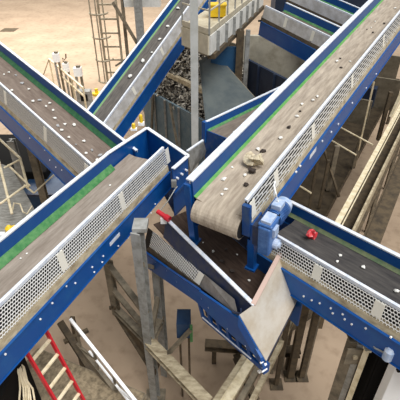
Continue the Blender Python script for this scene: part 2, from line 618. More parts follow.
for a, b, dp in ((h0, h1, 1.3), (h1, h2, 1.6), (h2, h3, 1.55)):
    K.part('wall_panel', wallpanel(a, b, dp), M_blue)
    u = Vector((0, 0, .01))
    K.part('edge_strip', MB().bar(a + u, b + u, .11, .025), M_rim)
cen = lerp(h1, h3, .5)
K.part('hopper_bottom', MB().sheet([down(h1, h1.z - 1.55), down(h2, h1.z - 1.55), down(h3, h1.z - 1.5), down(lerp(h1, h3, .9), h1.z - 1.5)], .03), M_navy)
lw = h2 - Vector((0, 0, .75))
K.part('lower_band', MB().bar(lerp(h2, h3, 0) - Vector((0, -.0, .8)), h3 - Vector((0, 0, .8)), .08, .12), M_blued)
K.part('latch', MB().box(h3.x - .05, h3.x + .08, h3.y - .12, h3.y - .02, h3.z - .5, h3.z - .3), M_galv)
for t in (.2, .5, .8):
    c = lerp(h2, h3, t) - Vector((0, 0, .35))
    K.part('bolt', MB().tube(c + Vector((.0, -.0, 0)), c + Vector((.05, -.05, 0)), .03, 8), M_white)

# two yellow lamps on the rim
for (x, y, s, lb) in ((141.5, 125, .8, 'taller yellow warning lamp on the back corner of the blue hood'), (134, 130, .5, 'shorter yellow warning lamp beside the back corner of the blue hood')):
    b = PD(x, y, 5.5)
    K = Kit('warning_lamp', b, lb, 'lamp')
    K.part('base', MB().box(b.x - .09, b.x + .09, b.y - .06, b.y + .06, b.z, b.z + .12 * s), M_white)
    K.part('lens', MB().tube(b + Vector((0, 0, .1 * s)), b + Vector((0, 0, .38 * s)), .055, 14).tube(b + Vector((0, 0, .38 * s)), b + Vector((0, 0, .44 * s)), .055, 14, .03), M_yellow, smooth=False)

# ------------------------------------------------------------------ receiving conveyor F with its hopper end
fa, fb = PD(167, 220, 5.9), PD(253, 305, 5.9)
mF = frame3(fa, fb)
if (mF.to_3x3() @ Vector((0, 1, 0))).x > 0:       # y must point to the guarded (near) side
    mF = mF @ Matrix.Diagonal((1, 1, 1, 1))
FL = (fb - fa).length
RF = thing('receiving_conveyor', None, 'dark blue trough conveyor under the discharge drum, with stainless end plate', 'conveyor', 'belt conveyors', mat=mF)
iF = mF.inverted()
fc = iF @ PD(280, 254, 5.9)                        # far end corner of the hopper rim
WF = abs(fc.y)
SK = (fc.x - FL) / WF                              # the end plate runs askew
BELTS['F'] = (mF, .62, WF)
x0 = -.75
MB().add([(x0, -.02, -.62), (FL, -.02, -.62), (fc.x, fc.y + .02, -.62), (x0, fc.y + .02, -.62), (x0, -.02, -.65), (FL, -.02, -.65), (fc.x, fc.y + .02, -.65), (x0, fc.y + .02, -.65)],
         [(0, 1, 2, 3), (7, 6, 5, 4), (0, 4, 5, 1), (1, 5, 6, 2), (2, 6, 7, 3), (3, 7, 4, 0)]).build('belt', belt_mat('dirty_belt', (58, 46, 40), (88, 72, 62)), RF)
MB().sheet([(-.05, 0, 0), (FL, 0, 0), (FL, .1, -.5), (-.05, .1, -.5)], .03).build('side_board', M_navy, RF)
MB().box(-.05, FL + .02, -.05, .03, -.005, .025).build('edge_strip', M_rim, RF)
MB().box(x0, fc.x, fc.y - .03, fc.y, -.62, 0).build('side_board', M_navy, RF)
gx = loc_m(mF, 198, 283, .18)[0]


def FP(x, y, off):
    t_, h_ = loc_m(mF, x, y, off)
    return Vector((t_, off, -h_))


MB().sheet([FP(153, 231, .1), FP(203, 274, .1), FP(197, 285, .18), FP(149, 247, .18)], .005).build('guard_panel', M_fmesh, RF)
MB().sheet([FP(148, 228, -.04), FP(240, 304, -.04), FP(238, 330, .05), FP(140, 262, .05)], .02).build('backing_board', M_dark, RF)  # dark sheet added so the guard holes show interior shade
MB().sheet([FP(204, 274, .1), FP(234, 299, .1), FP(238, 316, .22), FP(198, 285, .18)], .01).build('cover_plate', M_stain2, RF)
MB().sheet([FP(199, 271, .12), FP(204, 275, .12), FP(199, 285, .2), FP(194, 281, .2)], .008).build('joint_plate', M_plate, RF)
MB().sheet([FP(149, 247, .2), FP(199, 286, .2), FP(197, 292, .22), FP(143, 252, .22)], .02).build('ledge', M_brown, RF)
MB().sheet([FP(142, 248, .24), FP(198, 288, .24), FP(240, 317, .24), FP(263, 357, .24), FP(256, 353, .24), FP(220, 322, .24), FP(197, 300, .24), FP(150, 268, .24)], .05).build('stringer', M_blue, RF)
F_STR = RF.children[-1]
MB().bar(FP(141, 250, .27), FP(200, 290, .27), .05, .03).build('stringer_flange', M_blued, RF)
l0, l1 = FP(203, 317, .25), FP(263, 368, .25)
u0, u1 = FP(199, 301, .25), FP(259, 355, .25)
st2 = MB().bar(l0, l1, .06, .1)
for i in range(7):
    st2.bar(lerp(l0, l1, i / 6), lerp(u0, u1, i / 6), .09, .05, (0, 1, 0))
st2.build('lower_frame', M_blued, RF)
MB().sheet([p_ - Vector((0, .08, 0)) for p_ in (u0, u1, l1, l0)], .02).build('backing_board', M_dark, RF)  # dark sheet added to carry the shade in the frame openings
MB().bar(lerp(l0, l1, .02) + Vector((0, .04, .04)), lerp(l0, l1, .85) + Vector((0, .04, .04)), .02, .02).build('edge_strip', M_rim, RF)
MB().box(-.5, FL, fc.y - .1, fc.y - .06, -1.6, -.62).build('stringer', M_blue, RF)
hb_ = MB()
hb_.path([FP(233, 309, .14), FP(233, 312, .26), FP(241, 314, .26), FP(241, 309, .14)], .022)
hb_.build('handle', M_navy, RF)
for (x_, y_) in ((168, 270), (178, 281), (157, 262), (203, 298), (210, 307), (247, 345), (229, 328), (262, 362), (190, 290)):
    c = FP(x_, y_, .25)
    MB().tube(c - Vector((0, .02, 0)), c + Vector((0, .04, 0)), .02, 8).build('bolt', M_white, F_STR)
# rim of the end board and the sloping stainless plate
e0, e1 = Vector((FL, 0, 0)), Vector(fc)
pt0, pt1 = iF @ PD(265.5, 361, 6.7), iF @ PD(302.5, 289, 6.5)
MB().sheet([e0, e1, e1 - Vector((0, 0, .62)), e0 - Vector((0, 0, .62))], .03).build('end_board', M_rust, RF)
MB().bar(e0 + Vector((0, 0, .015)), e1 + Vector((0, 0, .015)), .09, .03).build('edge_strip', mat('worn_pink_edge', srgb(206, 178, 164), .6), RF)
pn_ = (e1 - e0).cross(pt0 - e0)
rq, oq = iF.to_3x3() @ ray(239, 315), iF @ CAM
q0 = oq + rq * ((e0 - oq).dot(pn_) / rq.dot(pn_))
rq = iF.to_3x3() @ ray(302.5, 289)
pt1 = oq + rq * ((e0 - oq).dot(pn_) / rq.dot(pn_))
_ = oq + rq * ((e0 - oq).dot(pn_) / rq.dot(pn_))
ou = Vector((.05, 0, 0))
MB().sheet([e0, q0, pt0, pt1, e1], .015).build('sloping_plate', M_stain, RF)
MB().sheet([pt0, pt1, pt1 - Vector((0, 0, .2)), pt0 - Vector((0, 0, .2))], .04).build('plate_lip', M_navy, RF)
MB().sheet([pt1, e1 + ou, e1 + ou - Vector((0, 0, .9)), pt1 - Vector((0, 0, .2))], .02).build('side_plate', M_navy, RF)
MB().sheet([pt0, q0, q0 - Vector((0, 0, .25)), pt0 - Vector((0, 0, .3))], .03).build('corner_plate', M_blue, RF)
MB().bar(pt0 - Vector((0, 0, .3)), pt0 - Vector((0, 0, .05)), .12, .12).build('corner_post', M_blued, RF)
for q in ((.02, .06, -.06), (.04, .06, -.16), (-.02, .06, -.26)):
    c = pt0 + Vector(q)
    MB().tube(c - Vector((0, .06, 0)), c + Vector((.0, .06, 0)), .035, 8).build('bolt', M_white, RF)

# emergency stop with red cap near the start of F
b = PD(163, 216, 5.75)
K = Kit('emergency_stop', b, 'red tubular emergency stop where the receiving trough meets the lower left conveyor', 'emergency stop')
K.part('body', MB().tube(b + Vector((-.13, .1, .06)), b + Vector((.06, -.03, .0)), .055, 14).tube(b + Vector((.06, -.03, 0)), b + Vector((.15, -.1, -.02)), .075, 14), M_red)
K.part('bracket', MB().box(b.x - .06, b.x + .08, b.y - .04, b.y + .04, b.z - .2, b.z - .05), M_white)
K.part('pull_wire', MB().path([b + Vector((-.1, .08, .05)), b + Vector((.1, .3, .2)), b + Vector((.25, .6, .32)), b + Vector((.3, .75, .3))], .012), M_galv)

# ------------------------------------------------------------------ side conveyor H, behind D
ha, hb2 = PD(207, 122, 6.0), PD(290, 83, 6.0)
e = (hb2 - ha).normalized()
nn = Vector((e.y, -e.x, 0))
if nn.y > 0:
    nn = -nn
FHa, FHb = ha + nn * 1.15, hb2 + nn * 1.15
RH = conveyor('H', None, None, 0, 0, 0, 5.2, 'short side conveyor with blue board, tucked behind the long pale conveyor', mat3=frame3n(FHa, FHb), belt=((112, 102, 92), (140, 128, 116)), k=.9)
beltpart(RH, 'post', MB().box(-.1, .08, -1.3, -1.14, -.75, .0), M_blue)
beltpart(RH, 'end_plate', MB().box(-.04, 0, -1.2, .1, -1.4, -.3), M_blued)

# conveyors crossing behind
RG = conveyor('G', None, None, 0, 0, -.25, 4.6, 'blue conveyor crossing behind the platform at top, with rounded left end', mat3=frame3n(PD(269, 7, 4.0), PD(320, 31.5, 4.45)), belt=((98, 92, 82), (120, 112, 98)), k=1.05, W=1.3, mesh=M_cover, drum0=True, ledge=M_brown, plates=(1.4, 3.2))
RG2 = conveyor('G2', None, None, 0, 0, -2, 3.2, 'blue conveyor farthest back at top right, mostly cut off', mat3=frame3n(PD(322, 2, 3.9), PD(352, 15, 4.25)), belt=((90, 86, 80), (110, 104, 96)), k=1.0, W=1.3, mesh=M_cover, ledge=M_brown)

# bolts, stickers and patches on the big stringers
for key, root, pts in (('A', RA, ((40, 319), (52, 303), (66, 286), (92, 267), (94, 272), (103, 256), (102, 262), (137, 229), (142, 219), (128, 238), (151, 213), (118, 246), (5, 354), (75, 283), (155, 204), (146, 220))),
                       ('B', RB, ((56, 167), (62, 170), (45, 150), (30, 138), (50, 160))),
                       ('C', RC, ((331, 308), (333, 313), (343, 314), (345, 319), (304, 296), (312, 300), (366, 328), (391, 337), (352, 324), (320, 303))),
                       ('D', RD, ((338, 124), (331, 132), (322, 141), (352, 103), (300, 166), (296, 172), (366, 88), (376, 74)))):
    for x, y in pts:
        t, h = loc_m(BELTS[key][0], x, y, .18)
        MB().tube((t, .17, -h), (t, .2, -h), .02 if key != 'D' else .028, 8).build('bolt', M_white, stringer_of(root))
t, h = loc_m(BELTS['A'][0], 115, 239, .18)
beltpart(RA, 'sticker', MB().box(t - .22, t + .2, .18, .187, -h - .05, -h + .05), M_rim)
t, h = loc_m(BELTS['D'][0], 313, 152, .18)
beltpart(RD, 'sticker', MB().box(t - .2, t + .2, .18, .187, -h - .09, -h + .09), M_rim)

# ------------------------------------------------------------------ support trestle in the middle
zq = CZ - 9.75
N0 = PD(149.5, 343, 9.75)
c1 = down(N0)
K = Kit('support_trestle', c1, 'grey steel trestle under the junction of the blue conveyors, nearest the middle', 'support')
top1 = PY(142, 231, N0.y)
K.part('column', MB().ibeam(c1, (N0.x, N0.y, top1.z), .22, .24, .04, up=(.35, .94, 0)), M_galv)
K.part('head_plate', MB().box(N0.x - .1, N0.x + .22, N0.y - .06, N0.y + .34, top1.z, top1.z + .1), M_galv)
N1 = PD(116, 309, 9.75)
N2 = PD(161, 318, 9.75)
N3 = PD(208, 404, 9.75)
K.part('tie_beam', MB().ibeam(N1, N0, .2, .22, .04), M_galvd)
K.part('tie_beam', MB().ibeam(N0, N3, .3, .24, .04), M_dust)
K.part('tie_beam', MB().ibeam(N0, N2, .22, .22, .04), M_galvd)
t1 = PY(111, 262, N1.y)
K.part('column', MB().ibeam(N1 - Vector((0, 0, .2)), (N1.x, N1.y, t1.z), .18, .2, .04, up=(.35, .94, 0)), M_galvd)
t2 = PY(153, 262, N2.y)
K.part('column', MB().ibeam(down(N2), (N2.x, N2.y, t2.z), .2, .24, .03, up=(.35, .94, 0)), M_galv)
K.part('column', MB().ibeam(down(N3), (N3.x, N3.y, N3.z), .18, .2, .04, up=(.35, .94, 0)), M_galvd)
a = lerp(N1, (N1.x, N1.y, t1.z), .95)
bq = lerp(N0, (N0.x, N0.y, top1.z), .3)
K.part('brace', MB().bar(a, bq, .16, .1), M_galvd)
K.part('brace', MB().bar(lerp(N1, (N1.x, N1.y, t1.z), .45), lerp(N0, (N0.x, N0.y, top1.z), .12), .14, .1), M_galvd)
K.part('brace', MB().bar(lerp(N0, (N0.x, N0.y, top1.z), .75), lerp(N2, (N2.x, N2.y, t2.z), .9), .12, .1), M_galvd)
K.part('brace', MB().bar(N0, lerp(N2, (N2.x, N2.y, t2.z), .5), .12, .1), M_galvd)
K.part('brace', MB().bar(N1 - Vector((0, 0, .2)), lerp(c1, N0, .55), .16, .1), M_brown)
gus = MB()
gus.sheet([N1 - Vector((0, 0, .15)), N0 - Vector((0, 0, .15)), lerp(c1, N0, .62)], .03)  # brown triangular sheet from the tie beam down to the column
K.part('gusset_plate', gus, M_brown)
K.part('tie_beam', MB().bar(lerp(c1, N0, .5), lerp(c1, N0, .5) + (N2 - N0) * .45, .16, .2), M_brown)
for i in range(5):
    c = N1 + Vector((-.12 + .06 * i, -.12 + .05 * (i % 2), .14))
    K.part('bolt', MB().tube(c, c + Vector((0, 0, .1)), .04, 8), M_brown)
K.part('base_plate', MB().box(c1.x - .3, c1.x + .3, c1.y - .3, c1.y + .3, 0, .04), M_galvd)

# things stood under the trough
gb = PD(183, 337, 9.2)
K = Kit('drip_tank', down(gb), 'dark blue box with a green edge on thin legs under the receiving trough', 'tank')
K.part('body', MB().box(gb.x - .16, gb.x + .2, gb.y + .0, gb.y + .5, gb.z - .05, gb.z + .5), M_dblue)
K.part('green_edge', MB().bar((gb.x + .22, gb.y - .02, gb.z - .15), (gb.x + .22, gb.y - .02, gb.z + .5), .07, .05), M_green)
for sx_ in (-.1, .14):
    K.part('leg', MB().bar((gb.x + sx_, gb.y + .3, 0), (gb.x + sx_, gb.y + .3, gb.z), .06, .06, (0, 1, 0)), M_brown)
K.part('brace', MB().bar((gb.x - .5, gb.y - .2, gb.z - .6), (gb.x + .2, gb.y - .05, gb.z + .35), .1, .08), M_galvd)

# ------------------------------------------------------------------ red ladder, its landing and handrail, lower left
az = Vector((math.sin(math.radians(113)), math.cos(math.radians(113)), 0))
sd_ = Vector((math.sin(math.radians(23)), math.cos(math.radians(23)), 0)) * .55
p0, p1 = PD(27, 353, 7.0), PD(55, 400, 8.42)
v = p1 - p0
p0 = p0 - v * .35
p1 = p0 + v * 2.13
K = Kit('red_ladder', down(p1, p1.z), 'steep red ladder with pale rungs under the lower left conveyor', 'ladder')
for o in (Vector((0, 0, 0)), sd_):
    K.part('rail', MB().bar(p0 + o, p1 + o, .045, .09), M_red)
nr = 16
for i in range(nr):
    t = (.35 + .16 + i * .30) / 2.13
    if t < 1:
        c = p0 + (p1 - p0) * t
        K.part('rung', MB().bar(c + sd_ * .04, c + sd_ * .96, .07, .035), M_cream)
ld = PD(60, 392, 9.6)
K = Kit('grating_landing', ld, 'beige steel grating landing below the red ladder', 'landing')
a, b_ = sd_.normalized(), az
cor = [ld - a * .95 - b_ * 1.3, ld + a * .75 - b_ * 1.3, ld + a * .75 + b_ * 1.9, ld - a * .95 + b_ * 1.9]
K.part('grating', MB().sheet(cor, .03), M_gratebeige)
for i in range(4):
    K.part('edge_beam', MB().bar(cor[i] - Vector((0, 0, .08)), cor[(i + 1) % 4] - Vector((0, 0, .08)), .06, .16), M_galvd)
for c in cor:
    K.part('leg', MB().bar(down(c), c - Vector((0, 0, .1)), .1), M_galvd)
q0, q1 = PD(70, 319, 8.0), PD(136, 402, 9.2)
K = Kit('white_handrail', down(q1, q1.z - 1), 'white sloping handrail with posts beside the red ladder', 'handrail')
dv = Vector((0, 0, .45))
K.part('top_rail', MB().bar(q0, q1, .07), M_white)
K.part('mid_rail', MB().bar(lerp(q0, q1, .25) - dv, q1 - dv, .05), M_white)
K.part('stringer', MB().bar(q0 - dv * 2.1, q1 - dv * 2.1, .08, .2), M_galvd)
K.part('post', MB().bar(q1, q1 - dv * 2.1, .06), M_white)
for t in (.08, .36, .66):
    K.part('post', MB().bar(lerp(q0, q1, t), lerp(q0, q1, t) - dv * 2.1, .05), M_galvd)
K.part('brace', MB().bar(lerp(q0, q1, .7) - dv, q1 - dv * .2, .04), M_white)
K.part('brace', MB().bar(lerp(q0, q1, .05) - dv * 2, lerp(q0, q1, .36) - dv * .9, .06), M_galvd)

for p_, q_, d0_, d1_, w_, lb in (((60, 322), (112, 404), 9.0, 10.4, .16, 'dark brown beam running between the red ladder and the white handrail'), ((72, 318), (84, 372), 9.2, 12.45, .12, 'brown post crossing behind the white handrail'), ((64, 342), (88, 330), 9.3, 9.3, .1, 'short brown cross beam behind the top of the white handrail')):
    a_, b2_ = PD(*p_, d0_), PD(*q_, d1_)
    solo('brown_beam', MB().bar(a_, b2_, w_, w_), M_brown, b2_, lb, 'beam')

# black cabinet and the white cables by it
bc = PD(8, 372, 7.6)
K = Kit('black_cabinet', down(bc), 'black cabinet in the bottom left corner under the conveyor', 'cabinet')
K.part('body', MB().box(bc.x - .9, bc.x + .08, bc.y - .5, bc.y + .55, 0, bc.z), M_black, bevel=.02)
K.part('lid', MB().box(bc.x - .92, bc.x + .1, bc.y - .52, bc.y + .57, bc.z, bc.z + .03), M_black)
for i in range(6):
    pts = []
    for (x, y) in ((13, 358), (16 + i * 1.5, 367), (19 + i * 1.6, 376 + i), (21 + i * 2.2, 388), (20 + i * 3, 402), (22 + i * 3, 418)):
        pts.append(PD(x + random.uniform(-1, 1), y + random.uniform(-1, 1), 7.65 + .04 * i + (y - 358) * .012))
    mbp = MB().path(pts, .02)
    solo('white_cable', mbp, M_cream, pts[-1], 'thin pale cable hanging in the bundle beside the black cabinet', 'cable', 'cables by the black cabinet')

# ------------------------------------------------------------------ lower right: cabinet, columns, floor channels
wc = PD(392, 366, 6.0)
K = Kit('white_cabinet', down(wc), 'tall white cabinet cut off by the bottom right corner', 'cabinet')
wt = PY(400, 345, wc.y).z
a = PD(405, 346, 6.0)
K.part('body', MB().box(a.x, a.x + 1.2, a.y - .02, a.y + .2, 0, a.z), M_white, bevel=.015)
sp = PD(399, 393, 6.3)
K.part('lock', MB().tube((a.x + .06, a.y - .06, a.z - .62), (a.x + .06, a.y - .015, a.z - .62), .05, 16), M_black)
dk = PD(374, 362, 7.2)
K = Kit('black_control_box', down(dk), 'black block added for the shade between the brown columns and white cabinet', 'cabinet')
K.part('body', MB().box(dk.x - .05, dk.x + .35, dk.y - .1, dk.y + .8, 0, dk.z + .55), M_black, bevel=.02)  # solid black block put where only the columns' shadow lies
K.part('door', MB().box(dk.x - .02, dk.x + .31, dk.y - .13, dk.y - .1, .1, dk.z + .5), M_black)
bl = PD(389, 353, 6.3)
K = Kit('beacon_lamp', bl, 'pale blue rounded lamp by the white cabinet corner', 'lamp')
K.part('housing', MB().tube(bl - Vector((0, 0, .15)), bl + Vector((0, 0, .06)), .085, 16).tube(bl + Vector((0, 0, .06)), bl + Vector((0, 0, .12)), .085, 16, .04), M_motor2)
K.part('bracket', MB().bar(bl - Vector((0, 0, .1)), bl + Vector((.3, .2, -.1)), .05), M_galv)
cp = [PD(x, y, d) for x, y, d in ((362, 324, 6.3), (368, 327, 6.25), (378, 327, 6.2), (386, 336, 6.2), (391, 345, 6.2), (398, 347, 6.2), (404, 346, 6.2))]
solo('white_cable', MB().path(cp, .022), M_white, cp[0], 'white cable looping from the lower right conveyor to the white cabinet', 'cable')
cp = [PD(x, y, d) for x, y, d in ((363, 326, 6.35), (369, 337, 6.4), (375, 348, 6.4), (383, 352, 6.35), (388, 350, 6.3))]
solo('grey_cable', MB().path(cp, .018), M_galv, cp[0], 'thin grey cable drooping to the pale blue lamp', 'cable')

# columns carrying conveyor C
for i, (x, y, w_, m_, lb) in enumerate(((354, 338, .2, M_galvd, 'dusty brown steel column with bolted head under the lower right conveyor'), (361, 343, .13, M_galv, 'slimmer grey column right of the brown bolted one'), (367, 350, .1, M_cream, 'thin pale column beside the black shade block'))):
    tp = PD(x, y, 6.75 + .0 * i)
    K = Kit('support_column', down(tp), lb, 'column')
    K.part('shaft', MB().ibeam(down(tp), tp, w_, w_, .05, up=(.6, .8, 0)), m_)
    K.part('head_plate', MB().box(tp.x - w_ * .6, tp.x + w_ * .6, tp.y - w_ * .6, tp.y + w_ * .6, tp.z, tp.z + .05), m_)
    if i == 0:
        K.part('splice_plate', MB().box(tp.x - .17, tp.x + .17, tp.y - .23, tp.y - .19, tp.z - .5, tp.z - .05), M_galvd)
        K.part('bolt', MB().tube((tp.x, tp.y - .27, tp.z - .25), (tp.x, tp.y - .22, tp.z - .25), .05, 8), M_dust)

# floor channels under the hopper end
for i, ((x0_, y0_), (x1_, y1_), w_, m_, lb) in enumerate((((258, 348), (224, 404), .26, M_cream, 'pale floor channel under the hopper corner, broadest of four'),
                                                         ((248, 352), (214, 404), .16, M_dust, 'beige floor channel just left of the broadest pale channel'),
                                                         ((266, 352), (238, 404), .14, M_galvd, 'brown floor channel just right of the broadest pale channel'),
                                                         ((276, 352), (250, 404), .12, M_dust, 'thin beige floor channel below the hopper tip'))):
    a, b_ = PD(x0_, y0_, 10.2), PD(x1_, y1_, 10.2)
    a, b_ = a + (a - b_) * .8, b_ + (b_ - a) * .6
    K = Kit('steel_channel', down(lerp(a, b_, .5), a.z - .2), lb, 'steel channel')
    K.part('channel', MB().bar(a, b_, w_, .04).bar(a - Vector((w_ / 2, 0, .1)), b_ - Vector((w_ / 2, 0, .1)), .03, .2).bar(a + Vector((w_ / 2, 0, -.1)), b_ + Vector((w_ / 2, 0, -.1)), .03, .2), m_)
    for t in (.1, .9):
        c = lerp(a, b_, t)
        K.part('leg', MB().bar(down(c), c - Vector((0, 0, .1)), .1), M_galvd)
# brown posts right of the hopper
for i, (xt, yt, xb, yb, w_, lb) in enumerate(((308, 296, 297, 344, .2, 'brown post standing right of the stainless plate'), (316, 303, 309, 344, .16, 'brown post second to the right of the stainless plate'), (297, 318, 282, 352, .12, 'thin beige post next to the hopper tip'))):
    b_ = PD(xb, yb, 10.8)
    tz = PY(xt, yt, b_.y).z
    K = Kit('support_post', down(b_), lb, 'post')
    K.part('shaft', MB().bar(down(b_), (b_.x, b_.y, tz), w_, w_, (0, 1, 0)), M_brown)
    K.part('foot_plate', MB().box(b_.x - .2, b_.x + .2, b_.y - .2, b_.y + .2, 0, .04), M_brown)

lp = [PD(212, 352, 12.4), PD(196, 400, 12.4)]
for p_, q_, d_, w_, lb in (((205, 345), (300, 352), 11.6, .3, 'broad brown floor beam crossing behind the pale channels'), ((286, 330), (330, 300), 11.2, .2, 'brown beam on the floor right of the stainless plate'), ((236, 356), (256, 402), 12.0, .22, 'brown beam on the floor crossing under the pale channels')):
    a_, b2_ = PD(*p_, d_), PD(*q_, d_)
    K = Kit('brown_beam', down(lerp(a_, b2_, .5)), lb, 'beam')
    K.part('beam', MB().ibeam(a_, b2_, w_, .25, .04), M_brown)
    for c_ in (lerp(a_, b2_, .1), lerp(a_, b2_, .9)):
        K.part('leg', MB().bar(down(c_), c_ - Vector((0, 0, .1)), .14, .14, (0, 1, 0)), M_brown)

# ------------------------------------------------------------------ right: long cream channel beside D
a, b_ = PD(336, 226, 7.4), PD(402, 104, 7.4)
ee = (b_ - a).normalized()
a, b_ = a - ee * 2.2, b_ + ee * 6
K = Kit('cream_channel', down(a, a.z - .5), 'long cream steel channel running away at right beside the pale conveyor', 'channel')
K_cream = (a, b_, ee)
sx = Vector((ee.y, -ee.x, 0))
up_ = Vector((0, 0, 1))
K.part('near_flange', MB().bar(a, b_, .16, .06), M_cream)
K.part('flange_lip', MB().bar(a + sx * .14, b_ + sx * .14, .03, .05), M_cream)
K.part('web', MB().bar(a - up_ * .28, b_ - up_ * .28, .05, .5), M_galvd)
K.part('floor_plate', MB().bar(a - up_ * .5 + sx * .28, b_ - up_ * .5 + sx * .28, .6, .04), M_brown)
K.part('far_flange', MB().bar(a + sx * .46 - up_ * .25, b_ + sx * .46 - up_ * .25, .06, .5), M_dust)
K.part('outer_plate', MB().bar(a + sx * .95 - up_ * 1.0, b_ + sx * .95 - up_ * 1.0, .5, .06), M_brown)
K.part('outer_web', MB().bar(a + sx * .72 - up_ * .8, b_ + sx * .72 - up_ * .8, .04, .5), M_brown)
L_ = (b_ - a).length
for i in range(5):
    c = a + ee * (.8 + i * (L_ - 1.6) / 4) + sx * .3
    K.part('leg', MB().bar(down(c), c - up_ * .5, .14, .14, (0, 1, 0)), M_galvd)
kx = PD(391, 117, 7.2)
K.part('upright', MB().bar(kx, kx + Vector((.35, .3, 1.2)), .12), M_cream)

# dark deck added to carry the shade under D, and barrier
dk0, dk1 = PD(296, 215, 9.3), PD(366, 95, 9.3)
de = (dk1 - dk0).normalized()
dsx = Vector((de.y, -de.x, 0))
K = Kit('service_deck', down(dk0, dk0.z), 'dark deck added in place of the shade under the long pale conveyor', 'deck')
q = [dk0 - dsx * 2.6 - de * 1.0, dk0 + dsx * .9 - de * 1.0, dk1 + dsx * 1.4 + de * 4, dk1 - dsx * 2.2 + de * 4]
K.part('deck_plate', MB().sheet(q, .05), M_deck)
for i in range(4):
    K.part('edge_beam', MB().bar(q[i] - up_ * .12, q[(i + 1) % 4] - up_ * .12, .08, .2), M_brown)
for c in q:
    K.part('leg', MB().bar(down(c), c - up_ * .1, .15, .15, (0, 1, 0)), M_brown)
for i, ((xb, yb), (xt, yt), w_, m_, lb) in enumerate((((309, 208), (320, 152), .09, M_brown, 'dark post of the frame under the pale conveyor, nearest the drum'),
                                                     ((319, 208), (328, 160), .09, M_brown, 'dark post of the frame under the pale conveyor, second from the drum'),
                                                     ((328, 190), (333, 146), .16, M_galvd, 'broad dusty post of the frame under the pale conveyor'),
                                                     ((353, 168), (357, 138), .12, M_galvd, 'dusty post holding the right end of the two cream rails'),
                                                     ((355, 166), (374, 82), .05, M_cream, 'thin pale rod leaning up to the pale conveyor'),
                                                     ((378, 140), (383, 92), .16, M_brown, 'brown post by the far wall panels at right'))):
    b_ = PD(xb, yb, 9.25)
    if i == 4:
        tp = PD(374, 82, 5.2)
    else:
        tp = Vector((b_.x, b_.y, PY(xt, yt, b_.y).z))
    solo('deck_rod' if i == 4 else 'deck_post', MB().bar(b_, tp, w_, w_, (0, 1, 0)), m_, b_, lb, 'rod' if i == 4 else 'post')
b_, tp = PD(339, 197, 9.2), PD(324, 149, 7.6)
solo('diagonal_brace', MB().bar(b_, tp, .1, .06), M_brown, b_, 'dark diagonal brace crossing the posts under the pale conveyor', 'brace')
for (p_, q_, d_, lb) in (((336, 125), (373, 145), 7.7, 'upper cream rail across the frame under the pale conveyor'), ((329, 139), (356, 155), 8.1, 'lower cream rail across the frame under the pale conveyor'), ((298, 185), (311, 193), 8.3, 'short cream rail stub below the pale conveyor')):
    a, b2 = PD(*p_, d_), PD(*q_, d_)
    solo('guard_rail', MB().tube(a, b2, .035, 10), M_cream, a, lb, 'rail')
# wall panels beyond the deck
for i, ((x_, y_), d_, wd, ht, m_, lb) in enumerate((((352, 122), 9.3, 1.5, 1.3, M_conc, 'dusty barrier panel beyond the cream rails'), ((378, 108), 9.3, 1.7, 1.7, M_conc, 'dusty barrier panel by the cream channel bend'), ((384, 84), 9.3, 1.2, 1.8, M_conc, 'higher barrier panel at the right edge'), ((366, 106), 9.1, .7, 1.1, M_navyd, 'dark blue box set between the barrier panels'))):
    c = PD(x_, y_, d_)
    a = c - dsx * wd / 2
    b2 = c + dsx * wd / 2
    solo('barrier_panel' if i < 3 else 'blue_box', MB().bar(a + up_ * ht / 2, b2 + up_ * ht / 2, .12 if i < 3 else .6, ht), m_, c, lb, 'panel' if i < 3 else 'box')

# ------------------------------------------------------------------ steel platform at top and its column
pc = PY(209, 55.5, 17.0)
er = (PD(262, 5, -(pc.z - CZ)) - pc)
er = er.normalized()
el = (PD(178, 43, -(pc.z - CZ)) - pc).normalized()
K = Kit('steel_platform', pc, 'cream steel platform with kick plates and railing at top centre', 'platform')
LR, LL = 11.0, 1.9
top = pc + up_ * .98
q = [top, top + er * LR, top + er * LR + el * LL, top + el * LL]
K.part('deck_plate', MB().sheet([p - up_ * .18 for p in q], .06), M_platdeck)
K.part('edge_beam', MB().bar(pc + up_ * .38, pc + er * LR + up_ * .38, .12, .74), M_white2)
K.part('edge_beam', MB().bar(pc + up_ * .38, pc + el * LL + up_ * .38, .12, .74), M_platcream)
K.part('kick_plate', MB().bar(top - up_ * .08, top + er * LR - up_ * .08, .07, .2), M_platcream)
K.part('kick_plate', MB().bar(top - up_ * .08, top + el * LL - up_ * .08, .07, .2), M_platcream)
for i in range(7):
    c = pc + er * (.9 + 1.35 * i) - Vector((-er.y, er.x, 0)).normalized() * .0
    K.part('stiffener', MB().bar(c - up_ * .02 + Vector((.09, -.05, 0)), c + up_ * .76 + Vector((.09, -.05, 0)), .16, .08, (0, 1, 0)), M_galv)
rp = [pc + er * (1.35 * i) for i in range(8)] + [pc + el * (LL * .5), pc + el * LL]
for c in rp:
    K.part('railing_post', MB().bar(c + up_ * .8, c + up_ * 2.3, .07, .07, (0, 1, 0)), M_galv)
for hh in (1.65, 2.3):
    K.part('rail', MB().bar(pc + up_ * hh, pc + er * LR + up_ * hh, .05), M_platcream)
    K.part('rail', MB().bar(pc + up_ * hh, pc + el * LL + up_ * hh, .05), M_platcream)
K.part('floor_joist', MB().bar(pc - up_ * .12 + er * .3, pc - up_ * .12 + er * LR, .3, .2), M_brown)
K.part('floor_joist', MB().bar(pc - up_ * .1 + el * .1 + er * .4, pc - up_ * .1 + el * LL + er * .4, .2, .16), M_galvd)
yb = pc + er * 2.2 + el * .9 + up_ * .86
K2 = Kit('yellow_bin', yb, 'yellow bin standing on the cream platform', 'bin')
K2.part('body', MB().box(yb.x - .1, yb.x + .62, yb.y, yb.y + .6, yb.z, yb.z + .45), M_yellow)
